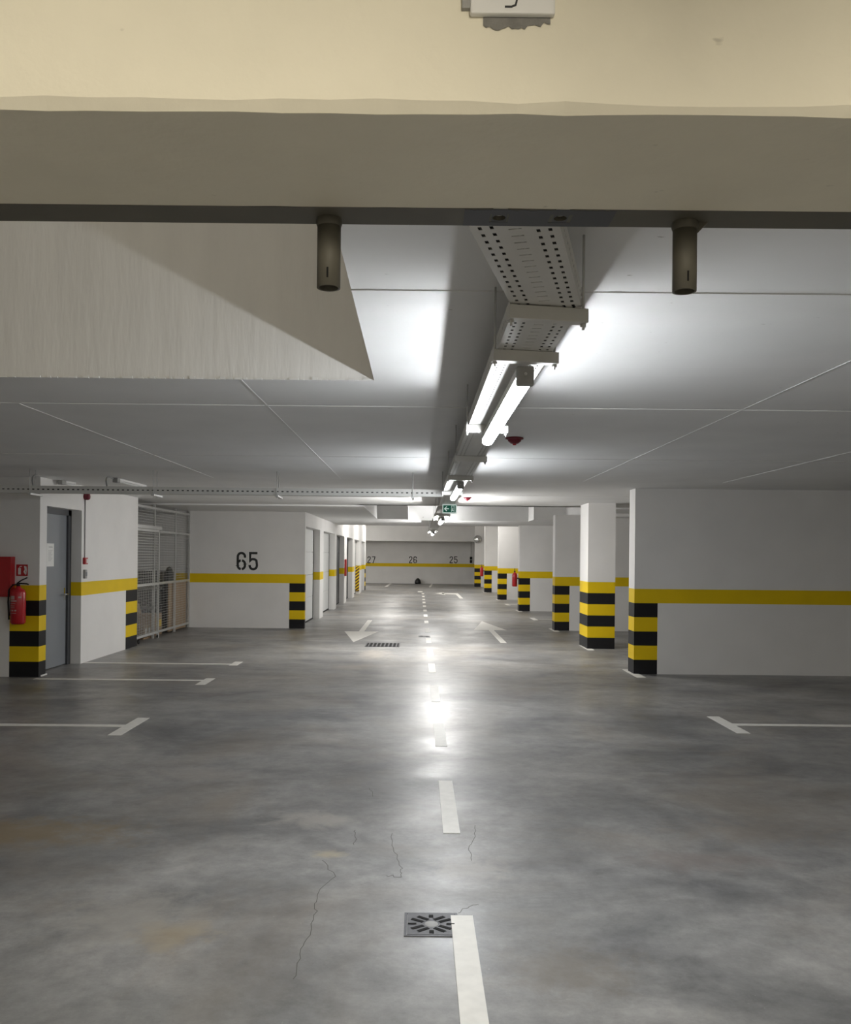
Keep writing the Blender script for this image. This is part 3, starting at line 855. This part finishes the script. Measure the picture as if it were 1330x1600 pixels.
MB().box(-.31, .31, -.33, .33, .0003, .0025).build('pit', M_DARK, t)
fm = MB()
for q in ((-.31, .31, -.33, -.30), (-.31, .31, .30, .33), (-.31, -.29, -.3, .3), (.29, .31, -.3, .3)): fm.box(*q, .0026, .006)
fm.build('frame', M_IRON, t)
for k in range(8):
    xx = -.25 + k * .0715
    MB().box(xx - .014, xx + .014, -.3, .3, .0026, .006).build('bar', M_IRON, t)

# ------------------------------------------------------------------ fire gear
def extinguisher(x, y, z, r, h, label, face, group='wall-hung fire extinguishers'):
    """z: bottom of the cylinder; face: angle of the side shown"""
    t = thing('fire_extinguisher', label, 'fire extinguisher', (x, y, z), group, face)
    MB().lathe([(0, 0), (r * .8, 0), (r, .02), (r, h - .07), (r * .85, h - .03), (r * .35, h), (r * .3, h + .02), (0, h + .02)], 24).build('cylinder', M_RED, t)
    v = MB().lathe([(0, h + .02), (.022, h + .02), (.022, h + .06), (0, h + .06)], 12)
    v.tube([(0, 0, h + .055), (r * 1.2, -.01, h + .05), (r * 1.5, -.01, h + .042)], .009)
    v.build('valve', M_BLK, t)
    MB().tube([(-.01, 0, h + .06), (r * .6, -.01, h + .10), (r * 1.3, -.01, h + .13)], .008).build('handle', M_BLK, t)
    MB().tube([(0, 0, h + .04), (-r * .7, -.01, h + .035), (-r * 1.25, -.01, h - .03), (-r * 1.35, -.01, h * .6), (-r * 1.25, -.01, h * .25), (-r * 1.22, -.01, h * .12)], .011).build('hose', M_BLK, t)
    L = MB()
    for (a0, a1, zz0, zz1) in ((-.9, .25, .62, .66), (-.75, -.05, .68, .78), (-.9, .1, .56, .575), (-.8, 0, .50, .512), (-.8, 0, .45, .46), (-.85, -.6, .36, .40), (-.45, -.2, .36, .40), (-.05, .2, .36, .40), (-.85, .2, .30, .31), (.45, .85, .72, .76)):
        for k in range(4):
            p0, p1 = a0 + (a1 - a0) * k / 4 - math.pi / 2, a0 + (a1 - a0) * (k + 1) / 4 - math.pi / 2
            q = r + .0012
            L.face([(q * math.cos(p0), q * math.sin(p0), zz0 * h), (q * math.cos(p1), q * math.sin(p1), zz0 * h), (q * math.cos(p1), q * math.sin(p1), zz1 * h), (q * math.cos(p0), q * math.sin(p0), zz1 * h)])
    L.build('label_text', M_GLOWLESS, t)
    MB().box(-.025, .025, r - .01, r + .05, h * .55, h * .65).build('bracket', M_BLK, t)
    return t
M_GLOWLESS = mat('label_white', (0.45, 0.33, 0.32), 0.6)
xe, ze = onY(28, 975, 10.98)
extinguisher(xe, 10.98, ze, .092, .47, 'large red fire extinguisher hanging at the left striped corner beside the hose cabinet', 0)
xe, ze = onY(804.3, 916.5, 25.85)
extinguisher(xe, 25.86, ze, .078, .42, 'red fire extinguisher on the third striped wall end on the right', -math.pi / 2)
xe, ze = onY(752.8, 900.5, 39.25)
extinguisher(xe, 39.26, ze, .078, .42, 'red fire extinguisher on the striped wall end second from the far wall', -math.pi / 2)
xc0, zc1 = onY(14, 870, 10.95); _, zc0 = onY(14, 933, 10.95)
hc = thing('hose_cabinet', 'red hose cabinet on the wall left of the large extinguisher', 'cabinet', (xc0 - .35, Y_BLK, zc0))
MB().box(-.35, .35, -.115, 0, 0, zc1 - zc0).build('body', M_RED, hc, bevel=.004)
MB().box(-.32, .33, -.122, -.115, .03, zc1 - zc0 - .03).build('door', M_RED, hc, bevel=.002)
xs0, zs1 = onY(25.5, 882, Y_BLK); xs1, zs0 = onY(43.5, 900, Y_BLK)
sg = thing('fire_sign', 'small red and white fire extinguisher sign on the left corner', 'sign', ((xs0 + xs1) / 2, Y_BLK, (zs0 + zs1) / 2))
MB().box(-.075, .075, -.003, 0, -.075, .075).build('plate', M_RED, sg)
g = MB(); T = lambda x, y, d: (x, -.003 - d, y)
g.stroke([(-.032, -.055), (-.032, .028)], .036, T, thick=.001)
g.stroke([(-.036, .035), (-.02, .05), (.0, .05)], .010, T, thick=.001)
g.stroke([(.052, -.055), (.030, -.02), (.045, .01), (.035, .055)], .018, T, thick=.001)
g.stroke([(.052, -.05), (.058, 0), (.052, .05)], .012, T, thick=.001)
g.build('symbol', M_PAPER, sg)
tag(MB().box(X_COR, X_COR + .05, 29.0, 29.3, .93, 1.5).build('fire_notice', M_RED), 'thin upright red notice on the garage row pier between the dark doors', 'notice')
hb = thing('hazard_board', 'yellow and black diagonal striped board on the garage row pier', 'board', (X_COR - .085, 36.38, .1))
MB().box(-.085, .085, -.02, 0, 0, 1.1).build('backing', M_YEL, hb)
d = MB()
for k in range(-1, 9):
    z = k * .135
    q = [(-.085, z), (-.085, z + .07), (.085, z + .07 + .14), (.085, z + .14)]
    q = [(a, min(1.1, max(0, b2))) for a, b2 in q]
    d.face([(q[0][0], -.0215, q[0][1]), (q[3][0], -.0215, q[3][1]), (q[2][0], -.0215, q[2][1]), (q[1][0], -.0215, q[1][1])])
d.build('diagonal_stripes', mat('maroon_black', (0.05, 0.012, 0.012), .5), hb)

# alarm parts on the side wall past the door
ya, za = onX(132.5, 776, X_LEFT)
al = thing('alarm_sounder', 'dark red alarm sounder high on the white wall past the grey door', 'alarm', (X_LEFT, ya, za))
MB().lathe([(0, .07), (.04, .07), (.05, .05), (.05, 0), (0, 0)], 20, 0, Matrix.Rotation(math.pi / 2, 4, 'Y')).build('housing', M_DRED, al)
yc, zcp = onX(131.5, 876.5, X_LEFT)
tag(MB().tube([(X_LEFT + .008, ya, za - .05), (X_LEFT + .008, ya, zcp + .05)], .008).build('conduit', M_GREYP), 'thin grey conduit running down from the alarm sounder to the call point', 'conduit')
cp = thing('fire_call_point', 'small red fire call point on the wall under the conduit', 'call point', (X_LEFT, ya, zcp))
MB().box(0, .04, -.05, .05, -.05, .05).build('housing', M_RED, cp, bevel=.006)
MB().box(.04, .042, -.01, .035, -.03, .03).build('glass', M_PAPER, cp)
ys2, zsw = onX(131, 897, X_LEFT)
sw = thing('light_switch', 'grey light switch box below the red call point', 'switch', (X_LEFT, ya, zsw))
MB().box(0, .035, -.035, .035, -.065, .065).build('box', M_GREYP, sw, bevel=.006)
MB().box(.035, .042, -.022, .022, -.03, .03).build('rocker', M_DOOR, sw, bevel=.003)
# paper on the door
yp, zp1 = onX(73, 849, X_LEFT - .18); yq, zp0 = onX(84, 885, X_LEFT - .18)
pp = thing('paper_notice', 'white paper notice taped to the grey door', 'notice', (X_LEFT - .179, yp, zp0))
MB().box(-.0005, .001, 0, yq - yp, 0, zp1 - zp0).build('sheet', M_PAPER, pp)
tx = MB()
W, Hh = yq - yp, zp1 - zp0
tx.box(.001, .0014, W * .25, W * .8, Hh * .83, Hh * .86)
for k in range(9): tx.box(.001, .0014, W * .2, W * (.6 + .2 * ((k * 7) % 3) / 2), Hh * (.25 + .055 * k), Hh * (.262 + .055 * k))
tx.build('print', M_INK, pp)

# ------------------------------------------------------------------ wire cage
XC = X_LEFT - .14
cg = thing('cage_partition', 'galvanised wire mesh partition closing the storage cage on the left', 'partition', (XC, Y_CAGE, 0))
LY = Y_65 - Y_CAGE
posts = [.04, onX(240, 900, XC)[0] - Y_CAGE, onX(273, 900, XC)[0] - Y_CAGE, LY - .03]
for p_ in posts: MB().box(-.02, .02, p_ - .02, p_ + .02, 0, 2.57).build('post', M_GALV, cg)
for z in (.10, 1.05, 2.06, 2.50): MB().box(-.018, .018, .05, LY - .05, z - .02, z + .02).build('rail', M_GALV, cg)
for a, b_ in zip(posts[:-1], posts[1:]):
    w = MB(); z = .12
    while z < 2.5:
        w.box(-.003, .003, a + .02, b_ - .02, z - .0022, z + .0022); z += .05
    y = a + .04
    while y < b_ - .03:
        w.box(-.002, .002, y - .0018, y + .0018, .1, 2.5); y += .10
    w.build('wire_mesh', M_GALV, cg)
g0, g1 = .06, onX(246.5, 950, XC + .06)[0] - Y_CAGE
gt = thing('sliding_gate', 'galvanised mesh gate hung in front of the cage partition', 'gate', (XC + .07, Y_CAGE, 0))
f = MB()
f.box(-.018, .018, g0, g0 + .04, .04, 2.08).box(-.018, .018, g1 - .04, g1, .0, 2.08)
for z in (.12, 1.05, 2.06): f.box(-.018, .018, g0, g1, z - .022, z + .022)
f.build('gate_frame', M_GALV, gt)
w = MB(); z = .16
while z < 2.04:
    w.box(-.003, .003, g0 + .03, g1 - .03, z - .0022, z + .0022); z += .05
y = g0 + .08
while y < g1 - .05:
    w.box(-.002, .002, y - .0018, y + .0018, .12, 2.04); y += .10
w.build('wire_mesh', M_GALV, gt)
MB().box(-.02, .025, g0 - .03, g1 + .12, 2.09, 2.15).build('slide_track', M_GALV, gt)
for yy in (g0 + .25, g1 - .02): MB().lathe([(0, -.012), (.035, -.012), (.035, .012), (0, .012)], 16, 0, Matrix.Translation((0, yy, .036)) @ Matrix.Rotation(math.pi / 2, 4, 'Y')).build('wheel', M_RUB, gt)
MB().box(-.03, .03, g0, g0 + .06, .95, 1.02).build('lock', M_IRON, gt)
# contents of the cage
def carton(x, y, z, sx, sy, sz, label, rz=0):
    t = thing('cardboard_box', label, 'box', (x, y, z), 'cartons in the cage', rz)
    MB().box(-sx / 2, sx / 2, -sy / 2, sy / 2, 0, sz).build('carton', M_CARD, t, bevel=.004)
    MB().box(-sx / 2 - .0005, sx / 2 + .0005, -.025, .025, sz - .08, sz + .0008).build('tape', M_PLY, t)
    return t
b1 = carton(-5.36, 16.3, 0, .36, .42, .26, 'low cardboard box with white labels behind the cage gate')
for yy in (-.12, .08): MB().box(.18, .1815, yy, yy + .11, .08, .2).build('sticker', M_PAPER, b1)
b2 = carton(-5.38, 17.12, 0, .34, .42, .42, 'cardboard box with yellowish labels next to the tall board')
for yy in (-.16, .03): MB().box(.17, .1715, yy, yy + .13, .16, .30).build('sticker', M_YEL, b2)
lb = MB(); lb.prism([(16.65, .0), (17.5, .0), (17.45, .35), (16.95, .85), (16.65, .85)], 0, .02)
o = lb.build('leaning_board', M_CARD)
o.rotation_euler = (math.radians(90), 0, math.radians(90)); o.location = (-5.66, 0, 0)
tag(o, 'brown cardboard sheet leaning inside the cage behind the gate', 'board')
o = MB().box(-5.165, -5.135, 17.55, 18.84, .02, 1.04).build('plywood_board', M_PLY)
tag(o, 'large beige board standing against the right part of the cage mesh', 'board')
sh = thing('storage_rack', 'dark storage rack against the back wall of the wire cage', 'rack', (-6.0, 18.45, 0))
for x in (-.48, .48):
    for y in (-.32, .32): MB().box(x - .02, x + .02, y - .02, y + .02, 0, 1.0).build('upright', M_DCR, sh)
for z in (.10, .52, .94): MB().box(-.5, .5, -.34, .34, z - .015, z + .015).build('shelf', M_DCR, sh)
for x, z, lab in ((-.23, .116, 'bottom shelf, outer side'), (.23, .116, 'bottom shelf, by the tall board'), (-.23, .536, 'middle shelf, outer side'),
                  (.23, .536, 'middle shelf, by the tall board'), (-.23, .956, 'top shelf, outer side'), (.23, .956, 'top shelf, by the tall board')):
    cr = thing('storage_crate', 'dark plastic crate on the rack in the cage, ' + lab, 'crate', (-6.0 + x, 18.45, z), 'dark crates in the cage')
    MB().box(-.2, .2, -.3, .3, 0, .27).build('body', M_DCR, cr, bevel=.01)
    MB().box(-.21, .21, -.31, .31, .27, .30).build('lid', M_DCR, cr, bevel=.006)
tag(MB().lathe([(0, 0), (.13, 0), (.145, .25), (.14, .9), (.11, 1.15), (.06, 1.32), (0, 1.36)], 14).build('dark_sack', M_DCR, None, (-5.325, 18.2, 0)), 'tall dark sack between the rack and the beige board in the cage', 'sack')

# ------------------------------------------------------------------ far end things
xb, yb_ = onZ(653, 912, 0)
bag = MB().lathe([(0, 0), (.17, 0), (.19, .08), (.16, .2), (.10, .28), (.04, .33), (0, .34)], 16)
tag(bag.build('bin_bag', M_BAG, None, (xb, YF - .25, 0)), 'black bag on the floor at the foot of the far wall', 'bag')
xk, zk = onY(736, 875, YF)
kb = thing('wall_box', 'small black control box on the far wall right of number 25', 'control box', (xk, YF, zk))
MB().box(-.07, .07, -.08, 0, .03, .19).build('upper_box', M_BLK, kb, bevel=.02)
MB().box(-.07, .07, -.06, 0, -.18, 0).build('lower_box', M_BLK, kb, bevel=.01)
tag(MB().tube([(xk, YF - .012, zk + .19), (xk, YF - .012, 2.5)], .012).build('conduit', M_GREYP), 'thin conduit above the black control box on the far wall', 'conduit')
